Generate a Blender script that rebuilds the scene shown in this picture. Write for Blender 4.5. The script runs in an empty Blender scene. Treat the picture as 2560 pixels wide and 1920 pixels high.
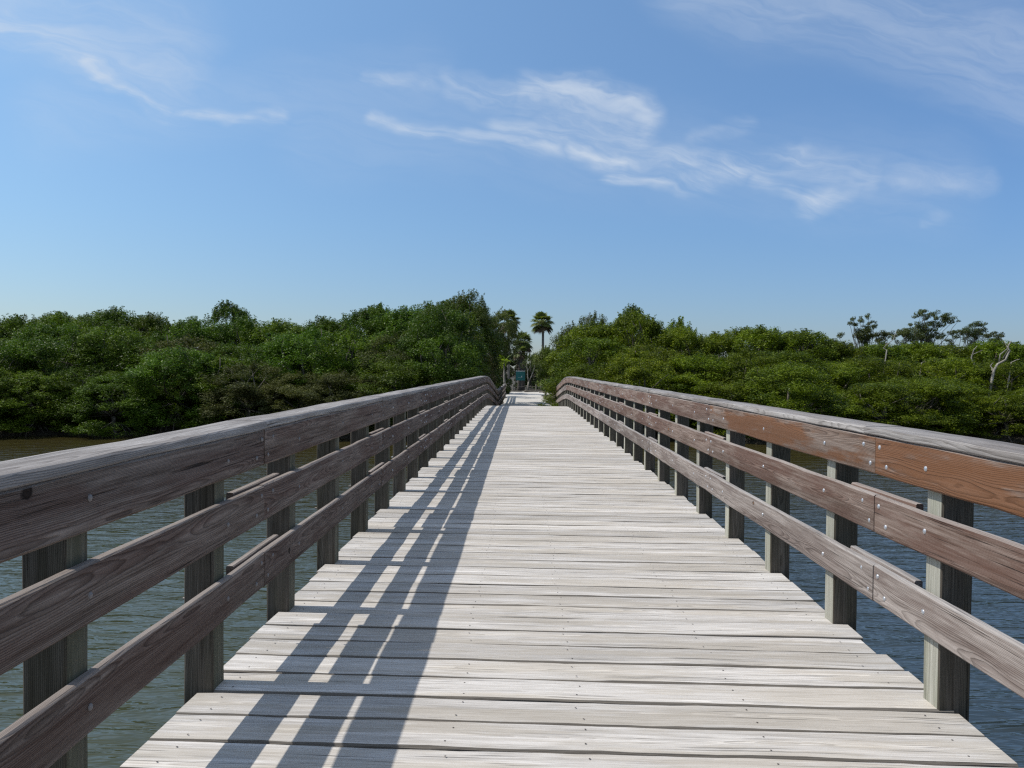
import bpy, math, random
import numpy as np
from mathutils import Matrix, Vector
random.seed(7); rng = np.random.default_rng(11)
scene = bpy.context.scene
COL = scene.collection

# ------------------------------------------------------------------ camera
EYE = 1.49
F = 2015.7                       # focal length in pixels of a 2560 px wide frame
yaw, pit, roll = -0.0119, 0.0193, 0.0076
cam = bpy.data.cameras.new('camera'); co = bpy.data.objects.new('camera', cam); COL.objects.link(co)
cam.sensor_fit = 'HORIZONTAL'; cam.sensor_width = 36.0; cam.lens = F/2560*36.0
cam.clip_start = 0.05; cam.clip_end = 6000
fw = Vector((math.sin(yaw)*math.cos(pit), math.cos(yaw)*math.cos(pit), -math.sin(pit)))
up = Vector((math.sin(yaw)*math.sin(pit), math.cos(yaw)*math.sin(pit), math.cos(pit)))
rt = Vector((math.cos(yaw), -math.sin(yaw), 0))
c_, s_ = math.cos(roll), math.sin(roll)
R_ = rt*c_ + up*s_; U_ = up*c_ - rt*s_
m = Matrix.Identity(4)
for i in range(3):
    m[i][0] = R_[i]; m[i][1] = U_[i]; m[i][2] = -fw[i]
m[2][3] = EYE
co.matrix_world = m
scene.camera = co

# ------------------------------------------------------------------ light
SUN_EL = math.radians(53.5); SUN_AZ = math.radians(-87.0)      # azimuth from +Y, towards -X
sl = bpy.data.lights.new('sun', 'SUN'); sl.energy = 3.9; sl.angle = math.radians(0.5); sl.color = (1.0, 0.955, 0.89)
so = bpy.data.objects.new('sun', sl); COL.objects.link(so)
tosun = Vector((math.sin(SUN_AZ)*math.cos(SUN_EL), math.cos(SUN_AZ)*math.cos(SUN_EL), math.sin(SUN_EL)))
so.rotation_euler = tosun.to_track_quat('Z', 'Y').to_euler(); so.location = tosun*50
scene.view_settings.view_transform = 'Standard'; scene.view_settings.look = 'None'
scene.cycles.use_denoising = False; scene.cycles.filter_width = 1.3
scene.view_settings.exposure = 0.0; scene.view_settings.gamma = 1.0

# ------------------------------------------------------------------ node helper
class NB:
    def __init__(s, nt): s.nt = nt
    def n(s, t, **kw):
        o = s.nt.nodes.new(t)
        for k, v in kw.items():
            if k.startswith('_'): continue
            setattr(o, k, v)
        return o
    def link(s, a, b): s.nt.links.new(a, b)
    def _in(s, node, idx, v):
        if v is None: return
        if isinstance(v, bpy.types.NodeSocket): s.link(v, node.inputs[idx])
        else: node.inputs[idx].default_value = v
    def m(s, op, a, b=None, c=None, clamp=False):
        o = s.n('ShaderNodeMath', operation=op, use_clamp=clamp)
        s._in(o, 0, a); s._in(o, 1, b); s._in(o, 2, c); return o.outputs[0]
    def v(s, op, a, b=None, scale=None, out=0):
        o = s.n('ShaderNodeVectorMath', operation=op)
        s._in(o, 0, a); s._in(o, 1, b)
        if scale is not None: s._in(o, 3, scale)
        return o.outputs[out]
    def comb(s, x=0., y=0., z=0.):
        o = s.n('ShaderNodeCombineXYZ'); s._in(o, 0, x); s._in(o, 1, y); s._in(o, 2, z); return o.outputs[0]
    def sep(s, v):
        o = s.n('ShaderNodeSeparateXYZ'); s.link(v, o.inputs[0]); return o.outputs
    def noise(s, vec, scale=1., detail=3., rough=.55, dist=0., out=0):
        o = s.n('ShaderNodeTexNoise'); s.link(vec, o.inputs['Vector'])
        s._in(o, 'Scale', scale); s._in(o, 'Detail', detail); s._in(o, 'Roughness', rough); s._in(o, 'Distortion', dist)
        return o.outputs[out]
    def ramp(s, f, stops, interp='LINEAR'):
        o = s.n('ShaderNodeValToRGB'); o.color_ramp.interpolation = interp; e = o.color_ramp.elements
        while len(e) < len(stops): e.new(0.5)
        for i, (p, c) in enumerate(stops):
            e[i].position = p; e[i].color = (c, c, c, 1) if isinstance(c, (int, float)) else (*c, 1)
        s.link(f, o.inputs[0]); return o.outputs[0]
    def mr(s, f, a, b, c=0., d=1., smooth=False):
        o = s.n('ShaderNodeMapRange'); o.interpolation_type = 'SMOOTHSTEP' if smooth else 'LINEAR'
        s._in(o, 0, f); s._in(o, 1, a); s._in(o, 2, b); s._in(o, 3, c); s._in(o, 4, d); return o.outputs[0]
    def mix(s, f, a, b, mode='MIX'):
        o = s.n('ShaderNodeMix', data_type='RGBA', blend_type=mode)
        s._in(o, 0, f)
        for i, x in ((6, a), (7, b)):
            if isinstance(x, bpy.types.NodeSocket): s.link(x, o.inputs[i])
            else: o.inputs[i].default_value = (*x, 1) if not isinstance(x, (int, float)) else (x, x, x, 1)
        return o.outputs[2]

def newmat(name):
    mt = bpy.data.materials.new(name); mt.use_nodes = True
    nt = mt.node_tree; b = nt.nodes['Principled BSDF']
    return mt, NB(nt), b
def setcol(nb, b, c):
    if isinstance(c, bpy.types.NodeSocket): nb.link(c, b.inputs['Base Color'])
    else: b.inputs['Base Color'].default_value = (*c, 1)
def bump(nb, b, h, strength=.5, dist=.01):
    o = nb.n('ShaderNodeBump'); o.inputs['Strength'].default_value = strength; o.inputs['Distance'].default_value = dist
    nb.link(h, o.inputs['Height']); nb.link(o.outputs[0], b.inputs['Normal'])

# ------------------------------------------------------------------ world: sky with cirrus
w = bpy.data.worlds.new('World'); scene.world = w; w.use_nodes = True
nb = NB(w.node_tree); bg = w.node_tree.nodes['Background']
sky = nb.n('ShaderNodeTexSky'); sky.sky_type = 'NISHITA'; sky.sun_disc = False
sky.sun_elevation = SUN_EL; sky.sun_rotation = SUN_AZ; sky.air_density = 1.0; sky.dust_density = 0.3; sky.ozone_density = 2.2
tc = nb.n('ShaderNodeTexCoord')
X_, Y_, Z_ = nb.sep(tc.outputs['Generated'])[:3]
ay = nb.m('MAXIMUM', Y_, 0.02)
gu = nb.m('DIVIDE', X_, ay); gv = nb.m('DIVIDE', Z_, ay)
G = nb.comb(gu, gv, 0.)
ahead = nb.mr(Y_, 0.05, 0.3)
def g(x, y): return ((x*1.157-1304)/F, (921-y*1.157)/F, 0)     # sky direction of a cloud point
wn = nb.noise(nb.v('MULTIPLY', G, (3.0, 6.0, 1)), 1.6, 4., .6, out=1)
Gw = nb.v('ADD', G, nb.v('SCALE', nb.v('SUBTRACT', wn, (.5, .5, .5)), scale=0.075))
def seg(a, b, wd, amp):
    a = Vector(g(*a)); b = Vector(g(*b)); d = b-a
    pa = nb.v('SUBTRACT', Gw, tuple(a))
    t = nb.m('DIVIDE', nb.v('DOT_PRODUCT', pa, tuple(d), out=1), d.dot(d), clamp=True)
    q = nb.v('SUBTRACT', pa, nb.v('SCALE', tuple(d), scale=t))
    dist = nb.v('LENGTH', q, out=1)
    return nb.m('MULTIPLY', nb.mr(dist, 0., wd/F*1.157, 1., 0., True), amp)
fine = [((790,163),(960,182),23,0.41),((960,182),(1130,205),38,0.55),((1130,203),(1280,208),49,0.78),((1280,208),(1385,240),49,0.74),((1385,245),(1370,300),44,0.51),((1200,215),(1340,262),64,0.55),((1240,245),(1360,300),67,0.46),
        ((800,250),(1000,290),26,0.55),((1000,290),(1200,322),38,0.55),((1060,262),(1240,300),49,0.41),((1240,318),(1330,350),38,0.78),((1180,240),(1320,330),58,0.41),
        ((1310,372),(1480,395),32,0.78),((1340,345),(1540,345),49,0.51),((1470,392),(1600,350),44,0.69),((1560,345),(1720,330),44,0.60),((1700,335),(1860,372),49,0.69),
        ((1850,372),(1740,432),44,0.78),((1640,372),(1735,425),32,0.64),((1860,370),(2120,405),38,0.32),((1490,290),(1620,245),29,0.28),
        ((2000,485),(2030,465),20,0.20),
        ((180,145),(350,232),32,0.87),((350,235),(610,240),29,0.69),((0,50),(190,140),67,0.37),((190,130),(420,180),72,0.20)]
acc = None
for s in fine:
    o = seg(*s); acc = o if acc is None else nb.m('MAXIMUM', acc, o)
rot = nb.n('ShaderNodeMapping'); rot.inputs['Rotation'].default_value = (0, 0, math.radians(14)); rot.inputs['Scale'].default_value = (1, 1, 1)
nb.link(Gw, rot.inputs[0])
st = nb.v('MULTIPLY', rot.outputs[0], (4.5, 30.0, 1))
n1 = nb.noise(st, 1.5, 7., .62, .6)
n2 = nb.noise(nb.v('MULTIPLY', rot.outputs[0], (7., 14., 1)), 1., 6., .65, .5)
nn = nb.m('ADD', nb.m('MULTIPLY', n1, .6), nb.m('MULTIPLY', n2, .4))
cl = nb.m('MULTIPLY', acc, nb.mr(nn, .31, .68, .07, 1., True))
wide = [((1500,-40),(2300,120),170,.34),((1900,60),(2300,240),150,.3),((-60,-20),(350,120),190,.34),((100,250),(900,180),130,.16),((700,260),(2000,400),170,.16)]
acc2 = None
for s in wide:
    o = seg(*s); acc2 = o if acc2 is None else nb.m('MAXIMUM', acc2, o)
cl2 = nb.m('MULTIPLY', acc2, nb.mr(n1, .25, .7, .35, 1., True))
fill_veil = nb.m('MAXIMUM', nb.mr(Z_, .52, .8), nb.mr(Y_, .1, -.35))  # unseen cirrus overhead and behind, added to whiten the ambient light
fill_veil = nb.m('MULTIPLY', fill_veil, nb.mr(nb.noise(nb.v('MULTIPLY', tc.outputs['Generated'], (2., 5., 2.)), 1.5, 5., .6), .3, .7, .2, .6))
elv = nb.m('MAXIMUM', Z_, 0.)
cover = nb.m('MAXIMUM', nb.m('MULTIPLY', nb.m('ADD', cl, cl2, clamp=True), ahead), fill_veil)
SKYT = nb.mix(nb.mr(elv, .02, .17), (.60, .71, .97), (.80, 1.0, 1.23))
SKYT = nb.mix(nb.mr(elv, .17, .45), SKYT, (1.24, 1.47, 1.60))
SKYT = nb.mix(1., SKYT, nb.mix(nb.mr(nb.m('MULTIPLY', gu, ahead), -.6, .6), (1.26, 1.17, 1.03), (.90, .93, .97)), 'MULTIPLY')
SKYT = nb.mix(nb.mr(elv, .46, 1.), SKYT, (.85, .80, .76))  # unseen zenith dimmed to weaken the ambient light
skyc = nb.mix(1., sky.outputs[0], SKYT, 'MULTIPLY')
hs = nb.n('ShaderNodeHueSaturation'); hs.inputs['Saturation'].default_value = 1.0; hs.inputs['Value'].default_value = 1.0
nb.link(skyc, hs.inputs['Color'])
fin = nb.mix(cover, hs.outputs[0], (6.3, 7.1, 8.2))
nb.link(fin, bg.inputs[0]); bg.inputs[1].default_value = 0.1

# ------------------------------------------------------------------ object helpers
def link(name, verts, faces, mat, parent=None, loc=(0,0,0), rotz=0., smooth=False, mats=None, mi=None):
    me = bpy.data.meshes.new(name); me.from_pydata(verts if isinstance(verts, list) else verts.tolist(), [], faces if isinstance(faces, list) else faces.tolist())
    for q in (mats or [mat]): me.materials.append(q)
    if mi is not None: me.polygons.foreach_set('material_index', mi)
    if smooth: me.polygons.foreach_set('use_smooth', [True]*len(me.polygons))
    me.update()
    o = bpy.data.objects.new(name, me); COL.objects.link(o)
    o.location = loc; o.rotation_euler = (0, 0, rotz)
    if parent: o.parent = parent
    return o
def tag(o, label=None, cat=None, group=None, kind=None):
    if label: o['label'] = label
    if cat: o['category'] = cat
    if group: o['group'] = group
    if kind: o['kind'] = kind
    return o
def empty(name, loc=(0,0,0), rotz=0.):
    o = bpy.data.objects.new(name, None); COL.objects.link(o); o.location = loc; o.rotation_euler = (0,0,rotz); o.empty_display_size = .3; return o
class MB:
    def __init__(s): s.v = []; s.f = []; s.mi = []
    def add(s, v, f, mi=0):
        k = len(s.v); s.v += [tuple(x) for x in v]; s.f += [tuple(i+k for i in q) for q in f]; s.mi += [mi]*len(f)
    def box(s, a, b, mi=0):
        (x0,y0,z0),(x1,y1,z1) = a, b
        s.add([(x0,y0,z0),(x1,y0,z0),(x1,y1,z0),(x0,y1,z0),(x0,y0,z1),(x1,y0,z1),(x1,y1,z1),(x0,y1,z1)],
              [(0,3,2,1),(4,5,6,7),(0,1,5,4),(1,2,6,5),(2,3,7,6),(3,0,4,7)], mi)
    def loft(s, rings, mi=0, cap=True):
        n = len(rings[0]); v = [p for r in rings for p in r]; f = []
        for i in range(len(rings)-1):
            for j in range(n):
                f.append((i*n+j, i*n+(j+1)%n, (i+1)*n+(j+1)%n, (i+1)*n+j))
        if cap: f.append(tuple(range(n))[::-1]); f.append(tuple((len(rings)-1)*n+j for j in range(n)))
        s.add(v, f, mi)
    def tube(s, pts, rad, n=6, mi=0):
        rings = []
        for i, p in enumerate(pts):
            p = Vector(p); d = (Vector(pts[min(i+1, len(pts)-1)])-Vector(pts[max(i-1, 0)])).normalized()
            a = d.orthogonal().normalized() if i == 0 else (a-d*a.dot(d)).normalized()
            b = d.cross(a); r = rad[i] if isinstance(rad, (list, tuple)) else rad
            rings.append([tuple(p+a*(math.cos(2*math.pi*k/n)*r)+b*(math.sin(2*math.pi*k/n)*r)) for k in range(n)])
        s.loft(rings, mi)
    def build(s, name, mat, parent=None, loc=(0,0,0), rotz=0., smooth=False, mats=None):
        return link(name, s.v, s.f, mat, parent, loc, rotz, smooth, mats, s.mi)

def lumber(mb, axis, length, w, t, nseg=10, bev=.006, jit=.0015, prof=None, sag=0., twist=0.):
    """a sawn board along local axis, from 0 to length; w = width, t = thickness, both centred; slightly uneven"""
    rings = []
    ph = [random.uniform(0, 6.3) for _ in range(8)]; k = random.uniform(1.2, 3.0)
    for i in range(nseg+1):
        u = length*i/nseg
        def wob(j): return jit*(math.sin(u*k*1.7+ph[j])+.6*math.sin(u*k*4.3+ph[(j+3)%8])+random.uniform(-.35,.35))
        hw, ht = w/2, t/2
        b = bev*random.uniform(.7,1.4)
        e0, e1, e2, e3 = wob(0), wob(1), wob(2), wob(3)
        tw = twist*(u/length-.5)
        q = [(-hw+e0+b, -ht+e2), (hw+e1-b, -ht+e2), (hw+e1, -ht+e2+b), (hw+e1, ht+e3-b), (hw+e1-b, ht+e3), (-hw+e0+b, ht+e3), (-hw+e0, ht+e3-b), (-hw+e0, -ht+e2+b)]
        z0 = (prof(u) if prof else 0.)+sag*math.sin(math.pi*u/length)
        if axis == 'X': rings.append([(u, a, c+z0+a*tw) for a, c in q])         # w along y, t along z
        elif axis == 'Y': rings.append([(c, u, a+z0) for a, c in q])             # w along z, t along x
        elif axis == 'Yf': rings.append([(a, u, c+z0) for a, c in q])            # flat: w along x, t along z
        else: rings.append([(a, c, u) for a, c in q])                             # Z: w along x, t along y
    mb.loft(rings)

def drop(y):                      # how far the deck has fallen below its level part
    if y < 30: return 0.
    if y < 36: return .072*(y-30)**2/12
    if y < 46.4: return .216+.072*(y-36)
    if y < 48.4: t = y-46.4; return .9648+.072*(t-t*t/4)
    return .9648+.072
GROUND = -1.04; WATER = -2.0

# ------------------------------------------------------------------ materials
def wood(name, axis, cols, rings=190., knot=True, spec=.25, streak=1., rough=.85, bmp=.6, fade=.5, stain=None, kcol=None, fine=.66, wander=.05, kcell=3.4, vary=.3, edge=None, top=None, kfrac=.25, fs=(2.2, 75.)):
    """weathered sawn wood, grain along the axis: growth rings about a wandering pith, fibres, checks, knots"""
    mt, nb, b = newmat(name)
    tc = nb.n('ShaderNodeTexCoord'); oi = nb.n('ShaderNodeObjectInfo'); ge = nb.n('ShaderNodeNewGeometry')
    rnd = nb.m('ADD', oi.outputs['Random'], ge.outputs['Random Per Island'])
    off = nb.comb(nb.m('MULTIPLY', rnd, 37.7), nb.m('MULTIPLY', rnd, 91.3), nb.m('MULTIPLY', rnd, 53.1))
    sx = 'XYZ'.index(axis)
    obj = tc.outputs['Object']; base = nb.v('ADD', obj, off)
    def sc(l, c): q = [c, c, c]; q[sx] = l; return nb.v('MULTIPLY', base, tuple(q))
    vo = nb.n('ShaderNodeTexVoronoi'); vo.feature = 'F1'; vo.inputs['Scale'].default_value = kcell; kwp = nb.v('SCALE', nb.v('SUBTRACT', nb.noise(base, 28., 2., .6, out=1), (.5,.5,.5)), scale=.022)
    ke = [1., 1., 1.]; ke[sx] = .72
    nb.link(nb.v('MULTIPLY', nb.v('ADD', base, kwp), tuple(ke)), vo.inputs['Vector'])
    kd = nb.m('DIVIDE', nb.m('MULTIPLY', vo.outputs['Distance'], nb.mr(nb.sep(vo.outputs['Color'])[1], 0., 1., .55, 1.5)), kcell)              # metres to the nearest knot centre
    ksel = nb.m('GREATER_THAN', nb.sep(vo.outputs['Color'])[0], kfrac)
    kin = nb.m('MULTIPLY', nb.mr(kd, .0, .07, 1., 0., True), ksel)
    wv = nb.v('SCALE', nb.v('SUBTRACT', nb.noise(sc(.55, .8), 1., 2., .5, out=1), (.5,.5,.5)), scale=wander*2.4)
    wf = nb.v('SCALE', nb.v('SUBTRACT', nb.noise(sc(2.6, 10.), 1., 3., .6, out=1), (.5,.5,.5)), scale=.009)
    p = nb.v('ADD', nb.v('ADD', obj, wv), wf)
    fr = nb.m('FRACT', nb.m('MULTIPLY', rnd, 5.77)); fr2 = nb.m('FRACT', nb.m('MULTIPLY', rnd, 11.13))
    o1 = nb.m('MULTIPLY', nb.m('SUBTRACT', fr, .5), .22); o2 = nb.m('MULTIPLY', nb.m('SUBTRACT', fr2, .5), .16)
    offs = [0, 0, 0]; kk = [i for i in range(3) if i != sx]; offs[kk[0]] = o1; offs[kk[1]] = o2
    p = nb.v('ADD', p, nb.comb(*[x if isinstance(x, bpy.types.NodeSocket) else 0. for x in offs]))
    flat = [1, 1, 1]; flat[sx] = 0
    r = nb.v('LENGTH', nb.v('MULTIPLY', p, tuple(flat)), out=1)
    r = nb.m('ADD', r, nb.m('MULTIPLY', kin, .02 if knot else 0.))
    saw = nb.m('FRACT', nb.m('MULTIPLY', r, rings))
    ring = nb.m('MULTIPLY', nb.m('POWER', saw, 2.5), nb.mr(saw, .9, 1., 1., 0.))
    fib = nb.noise(sc(*fs), 1., 5., .7)
    fib2 = nb.noise(sc(1.0, 22.), 1., 4., .6)
    pat = nb.noise(sc(.9, 7.), 1., 5., .62)
    dark, mid, lite = cols
    f = nb.m('ADD', nb.m('MULTIPLY', fib, fine), nb.m('MULTIPLY', fib2, 1-fine))
    c = nb.mix(nb.mr(f, .39, .61), mid, lite)
    c = nb.mix(nb.m('MULTIPLY', nb.m('MULTIPLY', ring, streak, clamp=True), nb.mr(pat, .3, .6, .45, 1.)), c, dark)
    if stain: c = nb.mix(nb.m('MULTIPLY', nb.mr(pat, .44, .57, 0., 1., True), fade), c, nb.mix(nb.m('MULTIPLY', ring, .7), stain, tuple(x*.45 for x in stain)))
    hsv = nb.n('ShaderNodeHueSaturation'); nb.link(c, hsv.inputs['Color'])
    nb.link(nb.m('ADD', 1-vary/2, nb.m('MULTIPLY', nb.m('FRACT', nb.m('MULTIPLY', rnd, 7.31)), vary)), hsv.inputs['Value'])
    c = hsv.outputs[0]
    if knot:
        kc = kcol or tuple(x*1.15 for x in dark)
        c = nb.mix(nb.m('MULTIPLY', nb.mr(kd, .017, .024, 1., 0., True), ksel), c, tuple(x*.6 for x in dark))
        c = nb.mix(nb.m('MULTIPLY', nb.mr(kd, .014, .018, 1., 0., True), ksel), c, kc)
        c = nb.mix(nb.m('MULTIPLY', nb.mr(kd, .004, .008, .8, 0., True), ksel), c, tuple(x*.5 for x in dark))
    ck = nb.noise(sc(1.3, 120.), 1., 2., .5)
    crack = nb.m('MULTIPLY', nb.mr(ck, .63, .69), nb.mr(nb.noise(sc(.6, 5.), 1., 2., .5), .45, .6))
    c = nb.mix(nb.m('MULTIPLY', crack, .8), c, tuple(x*.3 for x in dark))
    nz = nb.sep(ge.outputs['Normal'])[2]
    if edge: c = nb.mix(nb.mr(nz, .93, .80, 0., 1.), c, edge)           # grime in the joints
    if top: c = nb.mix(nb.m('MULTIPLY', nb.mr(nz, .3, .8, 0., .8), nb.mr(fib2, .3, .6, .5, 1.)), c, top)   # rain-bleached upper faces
    setcol(nb, b, c)
    b.inputs['Roughness'].default_value = rough; b.inputs['Specular IOR Level'].default_value = spec
    h = nb.m('ADD', nb.m('MULTIPLY', fib, .6), nb.m('MULTIPLY', ring, -.4))
    bump(nb, b, nb.m('SUBTRACT', h, nb.m('MULTIPLY', crack, .8)), bmp, .005)
    return mt
M = {}
M['deck'] = wood('deck_wood', 'X', ((.27,.245,.215), (.45,.42,.38), (.79,.75,.70)), 170., False, .15, .65, .88, 1., .45, (.50,.44,.35), fine=.62, vary=.30, edge=(.19,.17,.145), kfrac=.90, fs=(3.2, 95.))
M['cap'] = wood('cap_wood', 'Y', ((.10,.085,.072), (.22,.198,.18), (.46,.43,.405)), 190., True, .3, .9, .7, .9, .4, (.17,.14,.12), vary=.2, kfrac=.5)
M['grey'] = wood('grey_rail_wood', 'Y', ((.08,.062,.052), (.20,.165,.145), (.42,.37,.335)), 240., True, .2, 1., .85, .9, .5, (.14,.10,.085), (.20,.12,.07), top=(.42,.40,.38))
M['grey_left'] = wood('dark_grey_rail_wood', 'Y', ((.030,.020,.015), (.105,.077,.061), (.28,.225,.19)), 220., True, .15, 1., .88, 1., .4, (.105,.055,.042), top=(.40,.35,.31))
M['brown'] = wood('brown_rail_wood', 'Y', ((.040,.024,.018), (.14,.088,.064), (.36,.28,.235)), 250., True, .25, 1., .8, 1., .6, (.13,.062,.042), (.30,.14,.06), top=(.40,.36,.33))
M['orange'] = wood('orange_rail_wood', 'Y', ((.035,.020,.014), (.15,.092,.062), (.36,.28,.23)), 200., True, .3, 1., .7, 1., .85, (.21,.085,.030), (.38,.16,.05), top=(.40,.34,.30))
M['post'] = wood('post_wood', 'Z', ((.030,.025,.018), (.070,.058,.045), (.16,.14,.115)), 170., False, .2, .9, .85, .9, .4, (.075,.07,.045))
M['post_pale'] = wood('pale_post_wood', 'Z', ((.20,.19,.15), (.34,.33,.27), (.52,.51,.44)), 200., False, .2, .7, .85, .8, .4, (.30,.31,.22))  # post wood brightened as if sunlit, for the right posts' deck side
M['post_green'] = wood('greenish_post_wood', 'Z', ((.05,.045,.03), (.10,.092,.065), (.21,.20,.145)), 200., False, .2, .8, .85, .8, .4, (.10,.105,.06))  # slightly lighter, greener deck side of the left posts
M['joist'] = wood('joist_wood', 'Y', ((.08,.07,.05), (.16,.14,.11), (.26,.23,.19)), 150., False)
mt, nb, b = newmat('galvanised_steel'); setcol(nb, b, (.50,.51,.53)); b.inputs['Metallic'].default_value = .6; b.inputs['Roughness'].default_value = .38; M['bolt'] = mt
mt, nb, b = newmat('shaded_steel'); setcol(nb, b, (.24,.22,.21)); b.inputs['Metallic'].default_value = .4; b.inputs['Roughness'].default_value = .6; M['bolt_shaded'] = mt  # left bolts: their railing's shade is put into a darker steel
mt, nb, b = newmat('rusty_nail'); setcol(nb, b, (.07,.055,.05)); b.inputs['Roughness'].default_value = .8; M['nail'] = mt

# water
mt, nb, b = newmat('creek_water')
tc = nb.n('ShaderNodeTexCoord'); P = tc.outputs['Object']
big = nb.noise(P, .10, 3., .5); px_, py_, pz_ = nb.sep(P)[:3]
wob = nb.m('MULTIPLY', nb.m('SUBTRACT', big, .5), 14.)
wc = nb.mix(nb.mr(nb.m('ADD', px_, nb.m('MULTIPLY', wob, .4)), -4., 3.), (.056,.063,.036), (.034,.048,.055))
wc = nb.mix(nb.mr(nb.m('ADD', py_, wob), 9., 30., 0., 1., True), wc, (.048,.040,.013))     # olive reflection of the mangroves put into the water colour
setcol(nb, b, wc)
b.inputs['Roughness'].default_value = .06; b.inputs['IOR'].default_value = 1.33
r1 = nb.noise(nb.v('MULTIPLY', P, (.55, 1.9, 1.)), 1.5, 3., .55, .6)
r2 = nb.noise(nb.v('MULTIPLY', P, (1.0, 2.8, 1.)), 4.2, 2., .5, .4)
hh = nb.m('ADD', nb.m('POWER', r1, 1.4), nb.m('MULTIPLY', r2, .16))
bump(nb, b, hh, 1.0, .075); M['water'] = mt

# ground, sand
mt, nb, b = newmat('mud_ground'); tc = nb.n('ShaderNodeTexCoord')
n_ = nb.noise(tc.outputs['Object'], 1.3, 6., .65)
setcol(nb, b, nb.mix(nb.mr(n_, .35, .7), (.035,.028,.018), (.085,.072,.045))); b.inputs['Roughness'].default_value = .9
bump(nb, b, n_, .8, .1); M['mud'] = mt
mt, nb, b = newmat('shell_sand'); tc = nb.n('ShaderNodeTexCoord')
n_ = nb.noise(tc.outputs['Object'], 2.2, 8., .7); n2_ = nb.noise(nb.v('MULTIPLY', tc.outputs['Object'], (.6, 1.6, 1)), 1.1, 3., .6)
setcol(nb, b, nb.mix(nb.mr(nb.m('ADD', nb.m('MULTIPLY', n_, .5), nb.m('MULTIPLY', n2_, .5)), .35, .65), (.42,.39,.34), (.66,.63,.58))); b.inputs['Roughness'].default_value = .9
bump(nb, b, n_, .8, .04); M['sand'] = mt

def leafmat(name, c0, c1, c2, rough=.48, spec=.22, trans=.28):
    mt, nb, b = newmat(name)
    ge = nb.n('ShaderNodeNewGeometry'); oi = nb.n('ShaderNodeObjectInfo'); tc = nb.n('ShaderNodeTexCoord')
    r = ge.outputs['Random Per Island']
    cn = nb.noise(tc.outputs['Object'], 1.1, 2., .5)
    c = nb.mix(nb.mr(cn, .38, .62), c0, c1)
    c = nb.mix(nb.mr(r, .62, 1., 0., .9), c, c2)
    h = nb.n('ShaderNodeHueSaturation'); nb.link(c, h.inputs['Color'])
    nb.link(nb.m('ADD', .474, nb.m('MULTIPLY', oi.outputs['Random'], .026)), h.inputs['Hue'])
    nb.link(nb.m('ADD', .70, nb.m('MULTIPLY', nb.m('FRACT', nb.m('MULTIPLY', oi.outputs['Random'], 13.7)), .6)), h.inputs['Value'])
    h.inputs['Saturation'].default_value = 1.
    c = h.outputs[0]
    setcol(nb, b, c); b.inputs['Roughness'].default_value = rough; b.inputs['Specular IOR Level'].default_value = spec
    tr = nb.n('ShaderNodeBsdfTranslucent'); nb.link(nb.mix(1., c, (1.2, 1.35, .5), 'MULTIPLY'), tr.inputs[0])
    mx = nb.n('ShaderNodeMixShader'); mx.inputs[0].default_value = trans
    nb.link(b.outputs[0], mx.inputs[1]); nb.link(tr.outputs[0], mx.inputs[2])
    out = [x for x in mt.node_tree.nodes if x.type == 'OUTPUT_MATERIAL'][0]; nb.link(mx.outputs[0], out.inputs[0])
    return mt
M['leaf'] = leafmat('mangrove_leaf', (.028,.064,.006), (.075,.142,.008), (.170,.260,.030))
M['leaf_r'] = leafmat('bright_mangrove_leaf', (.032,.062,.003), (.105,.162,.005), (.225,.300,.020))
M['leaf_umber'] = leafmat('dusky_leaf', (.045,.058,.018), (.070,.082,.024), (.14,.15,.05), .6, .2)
M['leaf_brown'] = leafmat('olive_brown_leaf', (.075,.075,.030), (.105,.090,.048), (.17,.155,.08), .6, .3)
M['leaf_olive'] = leafmat('olive_leaf', (.060,.085,.018), (.085,.115,.025), (.16,.19,.06))
M['leaf_dark'] = leafmat('dark_leaf', (.028,.048,.010), (.048,.074,.014), (.09,.125,.028))
M['leaf_bent'] = leafmat('wind_bent_leaf', (.050,.075,.022), (.075,.105,.030), (.13,.165,.055))
M['frond'] = leafmat('palm_frond', (.10,.14,.035), (.15,.19,.055), (.27,.28,.12), .45)
M['frond_bright'] = leafmat('young_palm_frond', (.16,.22,.018), (.22,.29,.022), (.32,.37,.04), .45, .5, .4)
M['frond_dry'] = leafmat('dry_frond', (.13,.095,.055), (.19,.14,.08), (.25,.2,.13), .8, .2, .05)
def bark(name, a, c):
    mt, nb, b = newmat(name); tc = nb.n('ShaderNodeTexCoord')
    n_ = nb.noise(nb.v('MULTIPLY', tc.outputs['Object'], (6., 6., 1.6)), 1.5, 5., .65)
    setcol(nb, b, nb.mix(nb.mr(n_, .35, .65), a, c)); b.inputs['Roughness'].default_value = .9; bump(nb, b, n_, .8, .03); return mt
M['bark'] = bark('grey_bark', (.07,.058,.045), (.17,.15,.12))
M['bark_pale'] = bark('bleached_bark', (.20,.18,.15), (.38,.35,.30))
M['bark_palm'] = bark('palm_bark', (.10,.09,.08), (.21,.195,.17))
M['bark_dark'] = bark('dark_boot_bark', (.05,.042,.035), (.11,.095,.08))

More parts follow.
